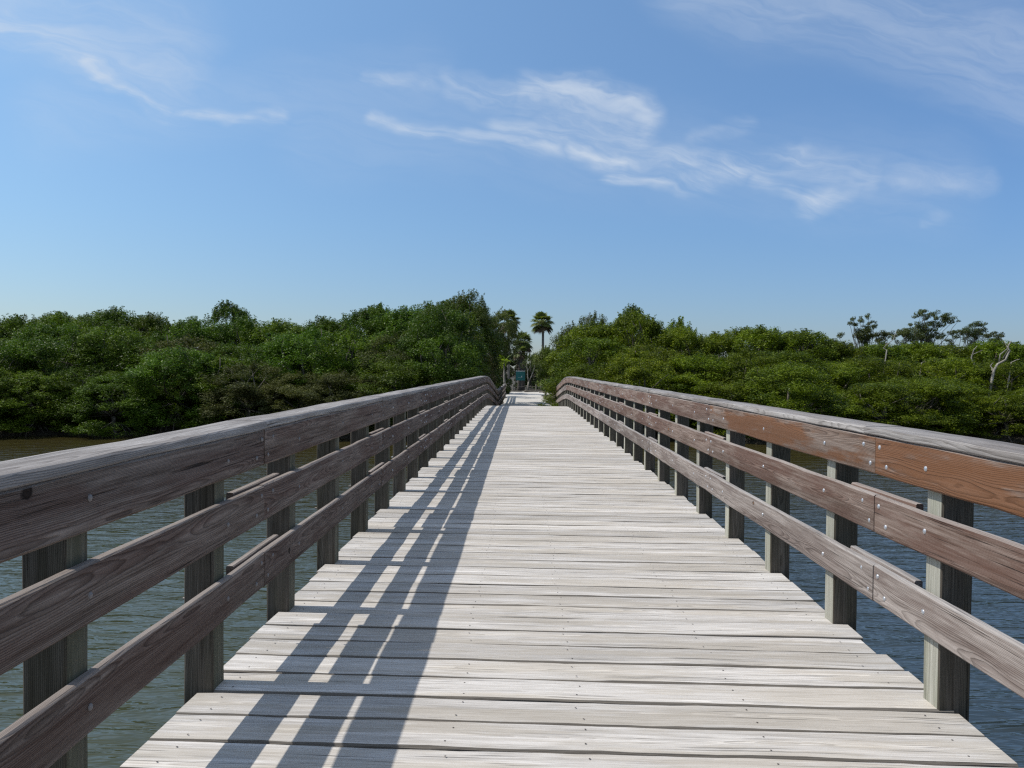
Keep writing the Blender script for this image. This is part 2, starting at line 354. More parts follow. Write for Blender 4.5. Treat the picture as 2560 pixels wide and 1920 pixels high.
# ------------------------------------------------------------------ setting: water, ground, path
def grid(xs, ys, fz):
    v = [(x, y, fz(x, y)) for y in ys for x in xs]; n = len(xs)
    f = [(j*n+i, j*n+i+1, (j+1)*n+i+1, (j+1)*n+i) for j in range(len(ys)-1) for i in range(n-1)]
    return v, f
def bankline(x):
    return 39.0+.9*math.sin(x*.31+.7)+.5*math.sin(x*.83+2.)+(1.6 if abs(x) < 4 else 0)
def fz(x, y):
    if y > 300 or abs(x) > 200: base = WATER+.9
    d = y-bankline(x)
    if d < -3: z = WATER-1.2
    elif d < 1.2: z = WATER-1.2+(d+3)/4.2*1.38
    else: z = WATER+.18+min(.62, (d-1.2)*.12)
    if d > 4: z += .06*math.sin(x*1.7)*math.sin(y*1.3)
    if y > 46 and y < 110:           # the ground carries the path
        k = max(0., 1.-max(0., abs(x-.4)-3.0)/2.5)*min(1., (y-46)/1.6)
        z = z*(1-k)+(GROUND-.05)*k
    return z
xs = sorted(set([-3000,-900,-300,-120,-80,-60]+[round(-45+i*.75, 2) for i in range(121)]+[60,80,120,300,900,3000]))
ys = [-3000,-600,-100,-20,20,32]+[34+i*.6 for i in range(110)]+[104,115,140,200,400,1200,4000]
v, f = grid(xs, ys, fz)
o = link('ground', v, f, M['mud'], smooth=True); tag(o, 'dark muddy ground under the mangroves', 'ground', kind='structure')
v, f = grid([-3000,-200,0,200,3000], [-3000,-200,0,38,46], lambda x, y: WATER)
o = link('water', v, f, M['water']); tag(o, 'rippled dark green creek water below the footbridge', 'water', kind='structure')
def pathz(x, y):
    return GROUND+.012*math.sin(x*2.1+y*.7)+.01*math.sin(y*1.9)
v = []; f = []
pys = [47.5+i*.9 for i in range(47)]
for j, y in enumerate(pys):
    xl = -1.55-(.25*math.sin(y*.6) if y < 80 else (y-80)*.35); xr = 2.05+.18*math.sin(y*.8)+(0 if y < 78 else (y-78)*.3)
    for i in range(13):
        x = xl+(xr-xl)*i/12; v.append((x, y, pathz(x, y)-(.06 if i in (0, 12) else 0)))
for j in range(len(pys)-1):
    for i in range(12): f.append((j*13+i, j*13+i+1, (j+1)*13+i+1, (j+1)*13+i))
o = link('sand_path', v, f, M['sand'], smooth=True); tag(o, 'pale sand path beyond the far end of the bridge', 'path', kind='structure')

# ------------------------------------------------------------------ footbridge
SP = 1.2; XL = -1.402; XR = 1.843; ZL0 = 3.658; ZR0 = 3.539
bridge = empty('footbridge', (0, 0, 0))
tag(bridge, 'long weathered wooden footbridge with plank deck and three-board railings leading to the mangroves', 'bridge')
SK = math.radians(-2.1)
xa, xb = XL-.07, XR+.07
def nails(mb, y0):
    for xn in (-1.335, -.27, .26, 1.0, 1.75):
        for dy in (-.065, .06):
            x = xn+random.uniform(-.02,.02)-xa; y = dy+random.uniform(-.015,.015)
            r = .0045; zt = .0215
            mb.add([(x+r*math.cos(a), y+r*math.sin(a), zt+random.uniform(0,.0004)) for a in [k*math.pi/3 for k in range(6)]], [tuple(range(6))], 1)
PITCH = SP/5
yy = 3.60-PITCH*12+.0
planks = []
while yy < 48.6: planks.append(yy); yy += PITCH
stuff = MB(); cnt = 0
for i, y0 in enumerate(planks):
    w_ = PITCH-random.choice([.005, .006, .008, .009, .012]); mb = MB()
    Lx = (xb-xa)+random.uniform(-.012,.014)
    near = y0 < 12
    lumber(mb, 'X', Lx, w_, random.choice([.036,.038,.040]), 30 if near else 8, random.choice([.003,.004,.006,.009]), .0016, twist=random.uniform(-.003,.003))
    if near: nails(mb, y0)
    yc = y0+PITCH/2; dz = drop(yc); sl = (drop(yc+.1)-drop(yc-.1))/.2
    yl = yc+math.tan(-SK)*(0-xa)          # left end further away than right end
    zz = -.019-dz+random.uniform(-.0015,.0012)
    if y0 > -.5+0.0 and cnt < 100:
        cnt += 1
        o = mb.build('deck_plank', M['deck'], bridge, (xa+random.uniform(-.008,.008), yl, zz), SK, mats=[M['deck'], M['nail']])
        o.rotation_euler = (-math.atan(sl), 0, SK)
    elif y0 > -.5:
        cs, sn = math.cos(SK), math.sin(SK)
        stuff.add([(xa+x*cs-y*sn, yl+x*sn+y*cs, zz+z) for x, y, z in mb.v], mb.f)
o = stuff.build('deck_plank', M['deck'], bridge); o['kind'] = 'stuff'; o['label'] = 'far deck planks beyond the nearest hundred'

# joists, piles and cross beams below the deck
for xj in (-1.335, -.27, .26, 1.0, 1.75):
    mb = MB(); n = 24; lumber(mb, 'Y', 49., .24, .07, 60, .004, .001, prof=lambda u: -drop(u-1.)-.162)
    mb.build('joist', M['joist'], bridge, (xj, -1., 0))
for k in range(-1, 10):
    yk = 2.0+4.8*k
    if yk > 44 or yk < -1: continue
    mb = MB(); lumber(mb, 'X', 3.5, .14, .24, 6); mb.build('cross_beam', M['joist'], bridge, (XL-.12, yk, -drop(yk)-.405))
    for xp in (-1.2, 1.65):
        mb = MB(); mb.tube([(0,0,-4.2), (0,0,-.53-drop(yk))], [.17,.155], 14); mb.build('pile', M['post'], bridge, (xp, yk, 0), smooth=False)

# posts
def posts(x0, x1, start, yend):
    k = -3
    while start+k*SP < yend:
        y = start+k*SP; k += 1
        if y < -.6: continue
        mb = MB(); lumber(mb, 'Z', 1.154+.55, x1-x0, .135, 10, .006, .0015)
        fj = 2 if x0 < 0 else 6                       # deck-side face recoloured; on the right its sunlight is put into the colour
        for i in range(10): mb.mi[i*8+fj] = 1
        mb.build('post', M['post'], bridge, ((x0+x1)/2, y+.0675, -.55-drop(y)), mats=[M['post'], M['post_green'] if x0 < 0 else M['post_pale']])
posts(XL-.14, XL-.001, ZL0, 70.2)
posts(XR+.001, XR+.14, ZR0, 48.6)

BOLTS = [0]
boltstuff = MB()
def bolt_mb(x, y, z, sgn, thick, ext):
    """sgn +1: deck side lies towards +x"""
    mb = MB(); r = .0125
    rings = []
    for rr, dx in ((.0001, .0065), (.006, .0055), (.0105, .003), (.0125, -.0005)):
        rings.append([(x+sgn*dx, y+rr*math.cos(a), z+rr*math.sin(a)) for a in [i*math.pi/5 for i in range(10)]])
    mb.loft(rings)
    mb.tube([(x-sgn*.002, y, z), (x-sgn*(thick+ext), y, z)], .0065, 6)
    mb.tube([(x-sgn*(thick), y, z), (x-sgn*(thick+.013), y, z)], .0155, 6)
    mb.tube([(x-sgn*(thick-.001), y, z), (x-sgn*(thick+.003), y, z)], .021, 10)
    return mb
def put_bolt(par, x, y, z, sgn, thick, ext=.035, near=True):
    mb = bolt_mb(x, y, z, sgn, thick, ext)
    if near and BOLTS[0] < 99:
        BOLTS[0] += 1
        loc = par.location
        mb.v = [(a-loc[0], b_-loc[1], c_-loc[2]) for a, b_, c_ in mb.v]
        mb.build('bolt', M['bolt_shaded'] if sgn > 0 else M['bolt'], par)
    else: boltstuff.add(mb.v, mb.f)
# courses: bottom, top of the three rails above the deck
COURSES = [('top_rail', .965, 1.158), ('middle_rail', .668, .860), ('lower_rail', .315, .503)]
def railing(side):
    left = side < 0
    xin = XL+.040 if left else XR-.040            # deck-side face
    xpost = XL if left else XR
    sgn = 1 if left else -1
    j0 = 4.26 if left else 4.12; start = ZL0 if left else ZR0; yend = 70.3 if left else 48.7
    ends = [-.5] + [j0+3.6*k for k in range(-1+1, 30) if j0+3.6*k < yend-1.5] + [yend]
    ends = sorted(set(ends)); 
    if ends[1]-ends[0] > 3.7: ends.insert(1, j0-3.6)
    for si in range(len(ends)-1):
        a, b_ = ends[si]+.0015, ends[si+1]-.0015
        ns = 14 if a < 10 else 10
        for ci, (nm, z0, z1) in enumerate(COURSES):
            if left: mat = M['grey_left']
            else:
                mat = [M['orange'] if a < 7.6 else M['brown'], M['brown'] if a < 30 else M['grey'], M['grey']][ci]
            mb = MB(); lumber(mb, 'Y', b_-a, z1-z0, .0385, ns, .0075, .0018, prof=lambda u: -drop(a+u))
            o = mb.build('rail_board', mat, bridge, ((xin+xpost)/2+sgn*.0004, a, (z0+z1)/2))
            if not left and ci == 0 and a < 7.6: o['label'] = 'orange-brown top rail board'
            # post bolts
            k = -3
            while True:
                y = start+k*SP+.0675; k += 1
                if y < 1: continue
                if y > min(b_, 40): break
                if y < a: continue
                put_bolt(o, xin, y, (z0+z1)/2+random.uniform(-.015,.015)-drop(y), sgn, .18, .03, y < (7.5 if not left else 7.5))
            # splice board behind the joint at the far end of this piece
            je = ends[si+1]
            if si < len(ends)-2 and je < 46:
                sb = MB(); lumber(sb, 'Y', .74, z1-z0-.005, .036, 4, .005, .0012, prof=lambda u: -drop(je))
                sb.build('splice_board', mat, bridge, (xpost-sgn*.019, je-.37+.02, (z0+z1)/2+(.014 if ci else 0)))
                for dy, dz in ((.14,.045),(.055,-.045),(-.05,.045),(-.13,-.045)):
                    put_bolt(o, xin, je+dy, (z0+z1)/2+dz-drop(je), sgn, .078, .03, je < 8)
    # cap boards
    x0, x1 = (XL-.162, XL+.047) if left else (XR-.047, XR+.162)
    cend = [-.5]+[e+(.0 if left else .12) for e in ends[1:-1] if 1][::1]+[yend+.05]
    for si in range(len(cend)-1):
        a, b_ = cend[si]+.002, cend[si+1]-.002
        mb = MB(); lumber(mb, 'Yf', b_-a, x1-x0+random.uniform(-.003,.004), .0385, 16 if a < 10 else 10, .006, .002, prof=lambda u: -drop(a+u))
        mb.build('cap_board', M['cap'], bridge, ((x0+x1)/2+random.uniform(-.002,.002), a, 1.1795+random.uniform(-.001,.0025)))
railing(-1); railing(1)
o = boltstuff.build('bolt', M['bolt'], bridge); o['kind'] = 'stuff'; o['label'] = 'distant galvanised bolts along both railings'

# ------------------------------------------------------------------ foliage
def leaves(centers, radii, per, size, up=.3, flat=1., asp=.42, seed=0, out_from=None):
    """leaf-sized diamond faces spread through clumps; returns verts (N*4,3), faces (N,4)"""
    r = np.random.default_rng(seed); radii = np.asarray(radii, float)
    cnt_ = np.maximum(8, (per*np.clip(radii/max(.3, np.median(radii)), .1, 1.6)**1.7).astype(int))
    C = np.repeat(np.asarray(centers, float), cnt_, axis=0); Rr = np.repeat(radii, cnt_)
    n = len(C); d = r.normal(size=(n, 3)); d /= np.linalg.norm(d, axis=1)[:, None]
    rad = Rr*r.uniform(.25, 1., n)**.55
    p = C+d*rad[:, None]*np.array([1, 1, flat])
    nrm = d*.8+np.array([0, 0, up])+r.normal(size=(n, 3))*.5; nrm /= np.linalg.norm(nrm, axis=1)[:, None]
    t = np.cross(nrm, r.normal(size=(n, 3))); t /= np.linalg.norm(t, axis=1)[:, None]
    b = np.cross(nrm, t); L = (size*r.uniform(.6, 1.35, n))[:, None]; W = L*asp
    v = np.stack([p-t*L*.5, p+b*W*.5-nrm*L*.05, p+t*L*.5-nrm*L*.12, p-b*W*.5-nrm*L*.05], 1).reshape(-1, 3)
    return v, np.arange(n*4).reshape(-1, 4)
def limb(mb, a, b, r0, r1, bend=.25, n=5, sd=None):
    a = Vector(a); b = Vector(b); L = (b-a).length
    off = Vector((random.uniform(-1,1), random.uniform(-1,1), random.uniform(-.2,.6)))*bend*L*.5
    pts = []; rad = []
    for i in range(n+1):
        t = i/n; p = a.lerp(b, t)+off*math.sin(math.pi*t)+Vector((random.uniform(-1,1), random.uniform(-1,1), random.uniform(-1,1)))*.02*L*(0 < i < n)
        pts.append(tuple(p)); rad.append(r0+(r1-r0)*t)
    mb.tube(pts, rad, 6)
def crown_points(Rc, H, z0, n, seed, lump=.22, topspike=8, low=True):
    r = np.random.default_rng(seed); c = []; rr = []
    def prof(t): return np.interp(t, [0, .12, .45, .75, .92, 1.], [.85, 1., 1., .85, .6, .3])
    lobes = []
    for i in range(max(7, int(5*Rc*H/4))):               # boughs of different reach, so the outline stays uneven
        t = r.uniform(.05, .92); th = r.uniform(0, 6.283); R = Rc*prof(t)*r.uniform(.45, 1.02)
        lobes.append((R*math.cos(th), R*math.sin(th), z0+(H-z0)*t, r.uniform(.32, .75)*min(1., Rc)))
    for i in range(n):
        if r.uniform() < .55:
            lx, ly, lz, lr = lobes[r.integers(len(lobes))]
            d = r.normal(size=3); d /= np.linalg.norm(d); q = lr*r.uniform(.4, 1.15)
            p = (lx+d[0]*q, ly+d[1]*q, min(max(lz+d[2]*q*.8, z0*.6), H))
        else:
            t = r.uniform(0, 1); th = r.uniform(0, 6.283); R = Rc*prof(t)*r.uniform(.5, 1.)**.5
            p = (R*math.cos(th), R*math.sin(th), z0+(H-z0)*t)
        c.append(p); rr.append(r.uniform(.20, .40))
    for i in range(topspike):
        th = r.uniform(0, 6.283); R = Rc*r.uniform(0, .85)
        zt = z0+(H-z0)*np.interp(R/Rc, [0, .5, .85], [.97, .9, .78]); tilt = r.normal()*.05
        for k in range(5): c.append((R*math.cos(th)+tilt*k, R*math.sin(th)+r.normal()*.05, zt+k*.15)); rr.append(.20-.032*k)
    return c, rr
def make_tree_meshes(tagname, Rc, H, z0, n, per, size, seed, lump=.22, spikes=8, roots=True, leafmesh=True, up=.35, trunk_r=.11):
    c, rr = crown_points(Rc, H, z0, n, seed, lump, spikes)
    v, f = leaves(c, rr, per, size, up=up, seed=seed+100)
    cm = bpy.data.meshes.new('crown'); cm.from_pydata(v.tolist(), [], f.tolist()); cm.update()
    mb = MB(); random.seed(seed)
    fork = (random.uniform(-.2,.2), random.uniform(-.2,.2), z0+(H-z0)*.25+.3)
    limb(mb, (0,0,-.3), fork, trunk_r, trunk_r*.75, .1)
    idx = list(range(0, len(c), max(1, len(c)//16)))
    for i in idx:
        limb(mb, fork, c[i], trunk_r*.5, .012, .3)
    if roots:
        for k in range(12):
            th = random.uniform(0, 6.28); R = random.uniform(.4, 1.3)
            a = Vector((0, 0, random.uniform(.5, 1.1))); b = Vector((R*math.cos(th), R*math.sin(th), -.5))
            mid = a.lerp(b, .5)+Vector((0, 0, .35)); mb.tube([tuple(a), tuple(a.lerp(mid,.6)+Vector((0,0,.12))), tuple(mid), tuple(b)], [.03,.028,.026,.022], 5)
    tm = bpy.data.meshes.new('trunk'); tm.from_pydata(mb.v, [], mb.f); tm.polygons.foreach_set('use_smooth', [True]*len(tm.polygons)); tm.update()
    return cm, tm
def tree_from(name, cm, tm, loc, rz, sc, leaf, brk, label, group, cat='tree', crown='crown'):
    r = empty(name, loc, rz); r.scale = sc
    tag(r, label, cat, group)
    cmx = cm
    if not cmx.materials: cmx.materials.append(leaf); tm.materials.append(brk)
    o = bpy.data.objects.new(crown, cmx); COL.objects.link(o); o.parent = r
    if cmx.materials[0] != leaf: o.material_slots[0].link = 'OBJECT'; o.material_slots[0].material = leaf
    t = bpy.data.objects.new('trunk', tm); COL.objects.link(t); t.parent = r
    return r
# skyline of the mangroves: picture direction -> elevation, (x, y) on a 2212 px wide frame
SIL_L = [(-150,680),(0,683),(40,675),(170,674),(240,662),(300,670),(345,658),(390,672),(420,685),(480,682),(560,678),(640,682),(720,678),(770,664),(860,664),(900,662),(925,645),(1000,630),(1040,640),(1060,680),(1100,695),(1125,740)]
SIL_R = [(1170,760),(1200,735),(1225,700),(1310,682),(1350,678),(1375,670),(1400,700),(1440,698),(1475,705),(1500,722),(1550,712),(1640,704),(1700,714),(1730,710),(1760,728),(1820,738),(1900,738),(2000,735),(2100,735),(2212,738),(2400,740)]
def topz(x, y, sil):
    u = 1127+x/y*F/1.157
    py = np.interp(u, [a for a, _ in sil], [b for _, b in sil])*1.157
    hor = 921+(u*1.157-1304)*.0076
    return EYE+(hor-py)/F*y
VAR = [make_tree_meshes('m', 1.9, 5.5, .15, 400, 120, .09, 40+i, .25, 12) for i in range(8)]
VARB = [make_tree_meshes('m', 1.9, 5.5, .6, 380, 110, .095, 70+i, .25, 30) for i in range(4)]
ORD = ['first','second','third','fourth','fifth','sixth','seventh','eighth','ninth','tenth','eleventh','twelfth','thirteenth','fourteenth','fifteenth','sixteenth','seventeenth']
ti = 0
ROWS = [('waterside row', 41.2, .46, .74, 1.25, 2.3), ('middle row', 44.8, .74, .93, 1.3, 2.5), ('back row', 49.5, .92, 1.0, 1.3, 2.6), ('hindmost row', 55.0, .88, .99, 1.4, 3.1)]
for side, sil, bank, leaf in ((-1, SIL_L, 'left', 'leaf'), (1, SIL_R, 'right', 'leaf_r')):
    for rname, y0, h0, h1, rs, spc in ROWS:
        n = 0; x = 3.9+random.uniform(-.3,.3)+(.5 if y0 > 44 else 0)+(1.2 if side > 0 and y0 > 50 else 0)
        while x < (31 if y0 < 43 else 34 if y0 < 48 else 39):
            y = y0+random.uniform(-.8,.8)+(bankline(side*x)-39.5)*.8*(1 if y0 < 48 else .3)
            if side > 0: y += max(0, x-14)*.10*(1 if y0 > 43 else .3)
            base = fz(side*x, y)
            H = (topz(side*x, y, sil)-base)*random.uniform(h0, h1)
            cm, tm = VAR[(ti*5+n) % 8] if y0 < 48 else VARB[(ti*3+n) % 4]; ti += 1
            s = rs*random.uniform(.9, 1.15)
            pos = ORD[n] if n < len(ORD) else 'last'
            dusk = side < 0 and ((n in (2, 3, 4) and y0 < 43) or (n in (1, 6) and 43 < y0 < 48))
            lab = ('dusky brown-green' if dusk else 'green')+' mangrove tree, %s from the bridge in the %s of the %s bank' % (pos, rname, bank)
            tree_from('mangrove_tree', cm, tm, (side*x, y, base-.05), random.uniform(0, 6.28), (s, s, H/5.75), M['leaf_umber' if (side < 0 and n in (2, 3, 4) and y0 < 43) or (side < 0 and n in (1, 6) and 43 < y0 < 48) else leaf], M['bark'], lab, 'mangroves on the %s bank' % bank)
            x += spc*random.uniform(.88, 1.12); n += 1

# trees next to the far bridge end and round the path
def single(name, x, y, Rc, H, z0, n, per, size, seed, leaf, label, group=None, lump=.25, spikes=6, brk='bark', up=.35, tr=.08, cat='tree'):
    base = fz(x, y)
    if y < 66: n = int(n*1.7); size *= .8
    cm, tm = make_tree_meshes(name, Rc, H, z0, n, per, size, seed, lump, spikes, roots=False, up=up, trunk_r=tr)
    return tree_from(name, cm, tm, (x, y, base-.03), random.uniform(0, 6.28), (1,1,1), M[leaf], M[brk], label, group, cat)
def Hat(y, py, x): return EYE+(921-py)/F*y-fz(x, y)
single('tall_bush_tree', -3.6, 54, 2.0, Hat(54, 735, -3.6), .8, 150, 110, .12, 201, 'leaf_olive', 'tallest tree on the left bank, its rounded olive crown rising beside the bridge end', spikes=12)
single('leafy_tree', -9.2, 52, 1.7, Hat(52, 775, -9.2), .8, 130, 110, .13, 202, 'leaf', 'green tree with an open ragged top standing a few trees left of the tallest tree', spikes=40)
single('leafy_tree', -6.4, 54, 1.9, Hat(54, 768, -6.4), .8, 130, 110, .13, 212, 'leaf', 'green tree shouldering up against the left side of the tallest tree', spikes=24)
single('leafy_tree', -19.5, 53, 1.6, Hat(53, 768, -19.5), .8, 130, 110, .13, 213, 'leaf', 'green tree with upright leafy tips far left on the skyline', spikes=40)
single('leafy_tree', -2.1, 59, 1.9, Hat(59, 780, -2.1), 3.8, 130, 120, .12, 203, 'leaf_olive', 'olive green tree leaning over the left side of the path entrance', spikes=6)
single('brown_bush', -3.1, 51, 1.45, Hat(51, 858, -3.1), .2, 90, 90, .10, 204, 'leaf_brown', 'brownish twiggy bush behind the end of the left railing', spikes=10, cat='bush')
single('brown_bush', -5.4, 48.5, 1.5, Hat(48.5, 880, -5.4), .2, 90, 80, .10, 205, 'leaf_brown', 'brownish bush among the mangroves left of the railing end', spikes=10, cat='bush')
single('path_bush', 3.25, 52.5, 1.05, Hat(52.5, 815, 3.0), .1, 120, 110, .11, 206, 'leaf_olive', 'tall olive green bush standing right behind the end of the right railing', spikes=12, cat='bush')
single('path_bush', 2.75, 60, 1.5, Hat(60, 872, 2.75), 1.7, 120, 120, .11, 207, 'leaf_r', 'yellow-green bush bulging over the right edge of the sand path', spikes=6, cat='bush')
single('path_bush', 3.45, 57, 1.1, Hat(57, 905, 3.1), .05, 90, 100, .11, 217, 'leaf_r', 'green bush with low branches under the bulging yellow-green bush', spikes=3, cat='bush')
single('leafy_tree', 3.6, 64, 1.5, Hat(64, 858, 3.6), 1.0, 110, 110, .12, 218, 'leaf_olive', 'olive tree hiding the lower trunk of the tall cabbage palm', spikes=6)
single('leafy_tree', 2.25, 72, 1.15, Hat(72, 876, 2.25), 1.9, 100, 100, .13, 219, 'leaf_olive', 'small olive tree leaning over the path in front of the tall palm trunk', spikes=6)
single('path_bush', 2.62, 51.5, .42, 1.5, .05, 50, 90, .08, 208, 'leaf_r', 'low bright green bush at the foot of the right railing end', spikes=2, cat='bush')
single('leafy_tree', 5.0, 56, 1.9, Hat(56, 790, 5.0), .6, 130, 100, .12, 209, 'leaf_olive', 'grey-green tree with thin upright twigs right of the tall cabbage palm', spikes=22)
single('leafy_tree', 7.2, 53, 1.35, Hat(53, 772, 7.2), .8, 120, 110, .13, 210, 'leaf_r', 'bright green tree with the highest crown on the right bank', spikes=36)
single('leafy_tree', 10.1, 52, 1.2, Hat(52, 805, 10.1), .8, 110, 110, .13, 214, 'leaf_r', 'compact bright tree just right of the highest crown on the right bank', spikes=24)
k = 0
for x, y, Rc, py, lf, lab in (
    (-4.8,97,2.9,858,'leaf_dark','dark tree left of the shaggy palm, its lower half hidden by the railing end'),
    (-1.6,102,2.7,880,'leaf_dark','dark tree directly behind the teal sign'),
    (1.3,104,2.7,888,'leaf_dark','dark shaded tree behind the slim forked tree'),
    (4.2,100,2.9,878,'leaf_dark','dark tree behind the right end of the rope fence'),
    (7.5,92,2.8,850,'leaf_dark','tall dark tree behind the bushes on the right of the path'),
    (-7.5,90,2.6,830,'leaf','green tree behind the brown bushes on the left'),
    (3.0,112,2.8,890,'leaf_dark','farthest dark tree, filling the gap under the tall cabbage palm'),
    (-.3,114,2.8,892,'leaf_dark','farthest dark tree, seen between the sign legs'),
    (5.4,76,2.2,850,'leaf_olive','olive tree set back behind the yellow-green bush'),
    (4.9,69,1.5,850,'leaf_r','bright tree behind the olive tree right of the path'),
    (-4.6,72,2.2,835,'leaf_dark','dark tree behind the young bright palm'),
    (-4.1,82,2.2,850,'leaf_dark','dark tree between the young palm and the crown of the half hidden palm'),
    (-2.05,79,.9,838,'leaf_dark','narrow dark tree right behind the trunk of the young pale palm'),
    (3.4,88,1.2,905,'leaf_dark','low dark tree at the right edge of the sand beside the last post')):
    single('background_tree', x, y, Rc, Hat(y, py, x), .05, 110, 110, .18, 300+k, lf, lab, 'trees closing the view behind the path'); k += 1

# wind-bent open trees above the right-hand canopy
def at(px, py, Y):       # world point at depth Y of a direction given on the 2560 px frame
    hor = 921+(px-1304)*.0076
    return ((px-1304)/F*Y, EYE+(hor-py)/F*Y)
def open_tree(name, Y, bx, clumps, label, leaf, group, brk='bark', size=.13, per=85):
    base = fz(bx, Y); r = empty(name, (bx, Y, base)); tag(r, label, 'tree', group)
    cs = []; rr = []
    for cx, cy, cr in clumps:
        X, Z = at(2060+cx/4.424, 740+cy/4.424, Y); R = cr/4.424/F*Y
        for j in range(9 if cr > 40 else 5):
            a = random.uniform(-1.15,1.15)*R; cs.append((X-bx+a, random.uniform(-.7,.7), Z-base+random.uniform(-.45,.3)*R+.35*a)); rr.append(max(.2, R*random.uniform(.55,.95)))
    zm = min(c[2] for c in cs)
    for q in range(len(cs)):
        if random.random() < .45:
            t = random.uniform(.35, .85); c = cs[q]; cs.append((c[0]*t+random.uniform(-.2,.2), c[1]*t, zm*.72+(c[2]-zm*.72)*t)); rr.append(random.uniform(.2,.36))
    v, f = leaves(cs, rr, per, size, flat=.75, up=.5, seed=len(clumps)*7)
    link('crown', v, f, M[leaf], r)
    mb = MB(); zt = min(c[2] for c in cs)
    fork = (random.uniform(-.2,.2), 0, zt*.62); limb(mb, (0,0,-.2), fork, .14, .10, .2)
    for c in cs[::4]: limb(mb, fork, c, .045, .012, .2)
    mb.build('trunk', M[brk], r, smooth=True)
og = 'open wind-bent trees above the right canopy'
open_tree('bent_tree', 72, at(2160,900,72)[0], [(260,300,28),(300,250,20),(330,310,34),(380,270,40),(440,225,38),(500,290,34),(540,320,36),(380,420,60),(440,370,50),(470,450,44),(150,430,36)], 'sparse wind-bent tree with feathery grey-green tips above the right canopy', 'leaf_olive', og)
open_tree('bent_tree', 74, at(2192,900,74)[0], [(590,420,48),(650,430,44),(690,410,26),(600,480,46)], 'small rounded tree top just right of the feathery bent tree', 'leaf_bent', og)
open_tree('bent_tree', 73, at(2290,900,73)[0], [(1030,180,42),(990,220,30),(1140,210,42),(1090,250,32),(960,310,38),(1030,330,44),(1270,220,44),(1320,250,52),(1380,285,24),(1290,290,40),(1170,300,44),(1220,330,38),(1110,380,44),(1160,430,32),(1080,450,40)], 'tallest wind-bent tree above the right canopy with several flat leaf clumps', 'leaf_bent', og)
open_tree('bent_tree', 70, at(2262,900,70)[0], [(860,380,46),(920,400,54),(800,420,44),(740,455,32),(960,450,60)], 'leaning tree crown below and left of the tallest bent tree', 'leaf_bent', og)
open_tree('bent_tree', 76, at(2418,900,76)[0], [(1640,310,42),(1700,320,28),(1560,370,56),(1640,385,58),(1500,400,34),(1600,440,50),(1690,400,34)], 'flat-topped dark tree above the right end of the canopy', 'leaf_bent', og)
open_tree('bent_tree', 76, at(2358,900,76)[0], [(1270,450,40),(1330,420,40),(1400,410,38),(1430,390,22),(1380,460,40)], 'low dark tree top between the tallest bent tree and the flat-topped tree', 'leaf_bent', og)
open_tree('bent_tree', 78, at(2480,900,78)[0], [(1780,430,40),(1830,420,36),(1890,430,32),(1940,435,22),(1740,440,36),(1860,480,40)], 'thin-crowned tree at the far right with bare twigs', 'leaf_bent', og)
# bleached dead trunks
def dead(Y, paths, label, rad=.11):
    X0, Z0 = at(2060+paths[0][0][0]/4.424, 740+paths[0][0][1]/4.424, Y); base = fz(X0, Y); r = empty('dead_tree', (X0, Y, base)); tag(r, label, 'dead tree', 'bleached dead trees in the right canopy')
    mb = MB()
    for q, pth in enumerate(paths):
        pts = []
        for i, (cx, cy) in enumerate(pth):
            X, Z = at(2060+cx/4.424, 740+cy/4.424, Y); pts.append((X-X0+random.uniform(-.03,.03), .2*math.sin(i*1.7+q), Z-base+random.uniform(-.03,.03)))
        if q == 0: pts.insert(0, (pts[0][0]-.5, 0, -.2))
        n = len(pts); mb.tube(pts, [rad*(1.15 if q == 0 else .6)*(1-.72*i/(n-1)) for i in range(n)], 7)
    mb.build('trunk', M['bark_pale'], r, smooth=True)
dead(44.3, [[(1840,830),(1900,750),(1960,700),(1985,600),(1995,570),(2040,500)],[(1910,740),(1915,650),(1960,580),(1945,500)],[(1960,690),(1990,580),(1965,530)]], 'bleached forked dead trunk leaning right out of the canopy at the right edge', .075)
dead(46.5, [[(1630,760),(1610,680),(1615,600),(1640,550)],[(1612,660),(1650,630),(1690,595)]], 'small bleached dead fork standing left of the big forked dead trunk', .05)
dead(44.6, [[(1820,800),(1828,770),(1822,740)],[(1828,770),(1832,750)]], 'short bleached stub beside the big forked dead trunk', .05)
dead(44.6, [[(2030,780),(2045,735),(2075,705),(2100,700)],[(2045,735),(2060,740)]], 'small curved bleached branch at the far right edge of the canopy', .04)
dead(46, [[(670,600),(645,575),(660,540),(720,490),(780,380)],[(660,540),(690,520)]], 'thin bleached leaning branch left of the bent trees', .035)
dead(46, [[(1040,800),(1065,740),(1075,715)],[(1065,740),(1110,725)]], 'tiny bleached twig in the middle of the right canopy', .035)

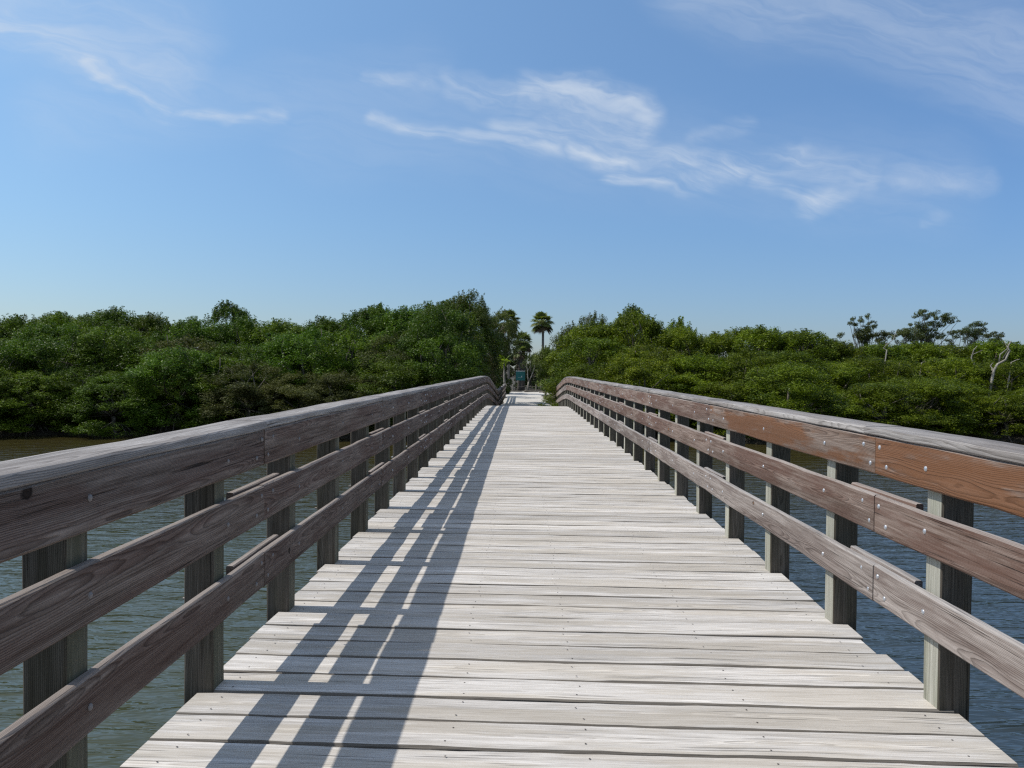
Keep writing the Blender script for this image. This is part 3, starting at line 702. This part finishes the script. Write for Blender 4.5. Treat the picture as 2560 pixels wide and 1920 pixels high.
# ------------------------------------------------------------------ palms
def fan_crown(n, R, seed, droop=.5):
    r = random.Random(seed); g_ = MB(); d_ = MB()
    for i in range(n):
        th = r.uniform(0, 6.283); el = r.uniform(-.85, 1.35)
        dirv = Vector((math.cos(th)*math.cos(el), math.sin(th)*math.cos(el), math.sin(el)))
        tip = dirv*R*.55; out = (dirv+Vector((0,0,-.25))).normalized(); sidev = out.cross(Vector((0,0,1)));
        if sidev.length < .01: sidev = Vector((1,0,0))
        sidev.normalize(); upv = sidev.cross(out); mb = d_ if el < -.55 else g_
        mb.tube([(0,0,0), tuple(tip)], [.03,.02], 4)
        for k in range(17):
            a = (k-8)/8*1.75
            dd = (out*math.cos(a)+sidev*math.sin(a)+Vector((0,0,-.15))).normalized(); L = R*.62*(1-.22*abs(a)/1.7)*r.uniform(.85,1.1)
            e1 = tip+dd*L*.6; e2 = tip+dd*L+Vector((0,0,-droop*L*.35)); wv = dd.cross(upv).normalized()*R*.028
            mb.add([tuple(tip), tuple(e1+wv*1.6), tuple(e2), tuple(e1-wv*1.6)], [(0,1,2,3)])
    return g_, d_
def fan_palm(x, y, zc, R, tr, label, seed, dark=False, n=56):
    base = fz(x, y); r = empty('fan_palm', (x, y, base)); tag(r, label, 'palm tree', 'palms round the path')
    g_, d_ = fan_crown(n, R, seed); h = zc-base
    g_.build('crown', M['frond'], r, (0,0,h)); 
    if d_.v: d_.build('dead_fronds', M['frond_dry'], r, (0,0,h))
    mb = MB(); pts = [(.12*math.sin(t*2.2), 0, -.2+(h+.2)*t) for t in [i/10 for i in range(11)]]; pts[-1] = (0,0,h)
    mb.tube(pts, [tr*(1.25-.35*i/10) for i in range(11)], 10)
    if dark:
        for i in range(60):
            t = i/60; th = i*2.4; z = h*(.25+.75*t); d = Vector((math.cos(th), math.sin(th), 1.3)).normalized()
            a = Vector((math.cos(th)*tr*.8, math.sin(th)*tr*.8, z)); mb.tube([tuple(a), tuple(a+d*.34)], [.05,.03], 4)
    mb.build('trunk', M['bark_dark'] if dark else M['bark_palm'], r, smooth=True)
X, Z = at(1354, 806, 98); fan_palm(X, 98, Z-.1, 1.5, .15, 'tall cabbage palm with a grey trunk standing alone against the sky', 5)
X, Z = at(1312, 856, 96); fan_palm(X-.3, 96, Z, 1.35, .24, 'short cabbage palm with a dark shaggy trunk behind the green sign', 6, True)
X, Z = at(1303, 880, 94.5); fan_palm(X-.25, 94.5, Z, 1.0, .2, 'smallest cabbage palm with drooping fronds below the shaggy palm', 9, True, 26)
X, Z = at(1268, 806, 88); fan_palm(X, 88, Z, 1.5, .16, 'cabbage palm crown half hidden behind the olive tree left of the path', 7)
# young feather palm
def feather_palm(x, y, zc, R, tr, label, n, seed, name='feather_palm', trunk=True):
    base = fz(x, y); r = empty(name, (x, y, base)); tag(r, label, 'palm tree', 'young bright palms by the railing end')
    rr = random.Random(seed); g_ = MB(); h = zc-base
    for i in range(n):
        th = rr.uniform(0, 6.283); el = rr.uniform(.15, 1.3)
        d = Vector((math.cos(th)*math.cos(el), math.sin(th)*math.cos(el), math.sin(el))); pts = []
        for k in range(7):
            t = k/6; pts.append(d*R*t+Vector((0,0,-.75*R*t*t*math.cos(el))))
        g_.tube([tuple(p) for p in pts], [.016*(1-.7*k/6) for k in range(7)], 4)
        sd = Vector((-math.sin(th), math.cos(th), 0))
        for k in range(22):
            t = .15+.85*k/22; j = min(5, int(t*6)); p = pts[j].lerp(pts[j+1], t*6-j); q = (pts[j+1]-pts[j]).normalized()
            for s in (-1, 1):
                dd = (sd*s+q*.7+Vector((0,0,-.25))).normalized(); L = R*.38*(1-.5*abs(t-.4)); wv = q*R*.022
                g_.add([tuple(p), tuple(p+dd*L*.5+wv), tuple(p+dd*L), tuple(p+dd*L*.5-wv)], [(0,1,2,3)])
    g_.build('crown', M['frond_bright'], r, (0,0,h))
    if trunk:
        mb = MB(); zs = [-.1,.15,.5,1.,1.6,2.2,2.8,h]; rs = [tr*2.1,tr*1.9,tr*1.35,tr*1.2,tr*1.05,tr*.9,tr*.8,tr*.6]
        z2 = [(z,q) for z,q in zip(zs,rs) if z < h]+[(h, tr*.6)]
        mb.tube([(.03*math.sin(z*1.5),0,z) for z,_ in z2], [q for _,q in z2], 10); mb.build('trunk', M['bark_pale'], r, smooth=True)
X, Z = at(1264, 905, 69.5); feather_palm(X-.13, 69.5, Z, 1.0, .085, 'young palm with pale swollen trunk and bright yellow-green fronds by the railing end', 13, 3)
X, Z = at(1236, 975, 58); feather_palm(X-.4, 58, Z+.55, .85, .08, 'low clump of bright green palm fronds behind the left railing', 20, 4, 'palm_clump', False)

# ------------------------------------------------------------------ sign, rope fence, small tree, driftwood
mt, nb, b = newmat('teal_sign_paint'); tc = nb.n('ShaderNodeTexCoord'); n_ = nb.noise(tc.outputs['Object'], 5., 4., .6)
setcol(nb, b, nb.mix(n_, (.004,.11,.105), (.008,.17,.165))); b.inputs['Roughness'].default_value = .5; M['teal'] = mt
mt, nb, b = newmat('white_paint'); setcol(nb, b, (.7,.72,.7)); b.inputs['Roughness'].default_value = .6; M['white'] = mt
sx, sy = -.13, 91.5
sg = empty('sign', (sx, sy, GROUND)); tag(sg, 'square teal park sign on two pale wooden posts at the end of the path', 'sign')
mb = MB(); lumber(mb, 'Y', .05, 1.04, 1.0, 1, .02, 0)
mb = MB(); mb.box((-.52,-.03,1.17), (.52,.02,2.2)); mb.build('panel', M['teal'], sg)
mb = MB(); mb.box((-.53,-.055,2.2), (.53,.045,2.27)); mb.build('trim', M['white'], sg)
mb = MB(); mb.add([(.10,-.036,1.5),(.17,-.036,1.5),(.19,-.036,1.62),(.15,-.036,1.72),(.11,-.036,1.66)], [(0,1,2,3,4)]); mb.add([(-.3,-.036,1.52),(.0,-.036,1.52),(.0,-.036,1.545),(-.3,-.036,1.545)], [(0,1,2,3)]); mb.build('emblem', M['white'], sg)
for dx in (-.53, .44):
    mb = MB(); lumber(mb, 'Z', 2.25, .1, .1, 6); mb.build('leg', M['post'], sg, (dx, .075, -.05))
def low_post(x, y, h, label):
    r = MB(); r.tube([(0,0,-.2),(0,0,h-.03),(0,0,h)], [.075,.07,.05], 9); o = r.build('low_post', M['bark_pale'], None, (x, y, GROUND), smooth=False); tag(o, label, 'post', 'low posts of the rope fence'); return o
low_post(1.62, 89.5, .78, 'low round pale post on the right of the rope fence near the sign')
low_post(-.98, 89.8, .72, 'low round post of the rope fence left of the sign')
low_post(.55, 90.2, .62, 'low round post of the rope fence just right of the sign')
mb = MB()
for (xa_, ya_), (xb_, yb_) in (((-.98,89.8),(.55,90.2)), ((.55,90.2),(1.62,89.5)), ((1.62,89.5),(3.2,88.6))):
    mb.tube([(xa_+(xb_-xa_)*t, ya_+(yb_-ya_)*t, GROUND+.62-.14*math.sin(math.pi*t)) for t in [i/8 for i in range(9)]], .022, 6)
o = mb.build('rope', M['bark_palm']); tag(o, 'thick rope strung between the low posts at the end of the path', 'rope')
# forked little trunk
r = empty('slim_tree', (.72, 90.6, GROUND)); tag(r, 'slim pale tree forking low down right of the green sign', 'tree')
mb = MB(); mb.tube([(0,0,-.1),(.02,0,.5),(.06,0,1.05)], [.12,.10,.085], 8); mb.tube([(.06,0,1.0),(-.05,0,1.6),(-.05,0,2.2),(-.2,0,3.1)], [.07,.06,.05,.03], 7); mb.tube([(.06,0,1.0),(.35,.1,1.6),(.62,.1,2.4),(.8,.1,3.2)], [.06,.05,.04,.025], 7); mb.tube([(-.05,0,2.2),(.25,0,2.9),(.3,0,3.5)], [.035,.03,.02], 6)
mb.build('trunk', M['bark_pale'], r, smooth=True)
v, f = leaves([(-.2,0,3.3),(.8,.1,3.4),(.3,0,3.7),(.1,.2,3.1),(.6,-.2,3.0),(-.5,.1,2.9)], [.5]*6, 110, .13, seed=77); link('crown', v, f, M['leaf_olive'], r)
def log(x0, y0, x1, y1, rr, label):
    mb = MB(); n = 8; mb.tube([((x1-x0)*t, (y1-y0)*t, .03*math.sin(t*7)) for t in [i/n for i in range(n+1)]], [rr*(1-.35*i/n)+.01*math.sin(i*2) for i in range(n+1)], 8)
    o = mb.build('driftwood_log', M['bark'], None, (x0, y0, GROUND+rr*.6), smooth=True); tag(o, label, 'log', 'logs edging the sand')
log(-1.2, 87.4, .1, 87.9, .10, 'dark driftwood log lying at the foot of the sign')
log(.3, 86.8, 1.8, 87.2, .11, 'longest driftwood log across the end of the sand path')
log(1.9, 85.6, 2.9, 84.6, .09, 'short driftwood log at the right edge of the sand path')
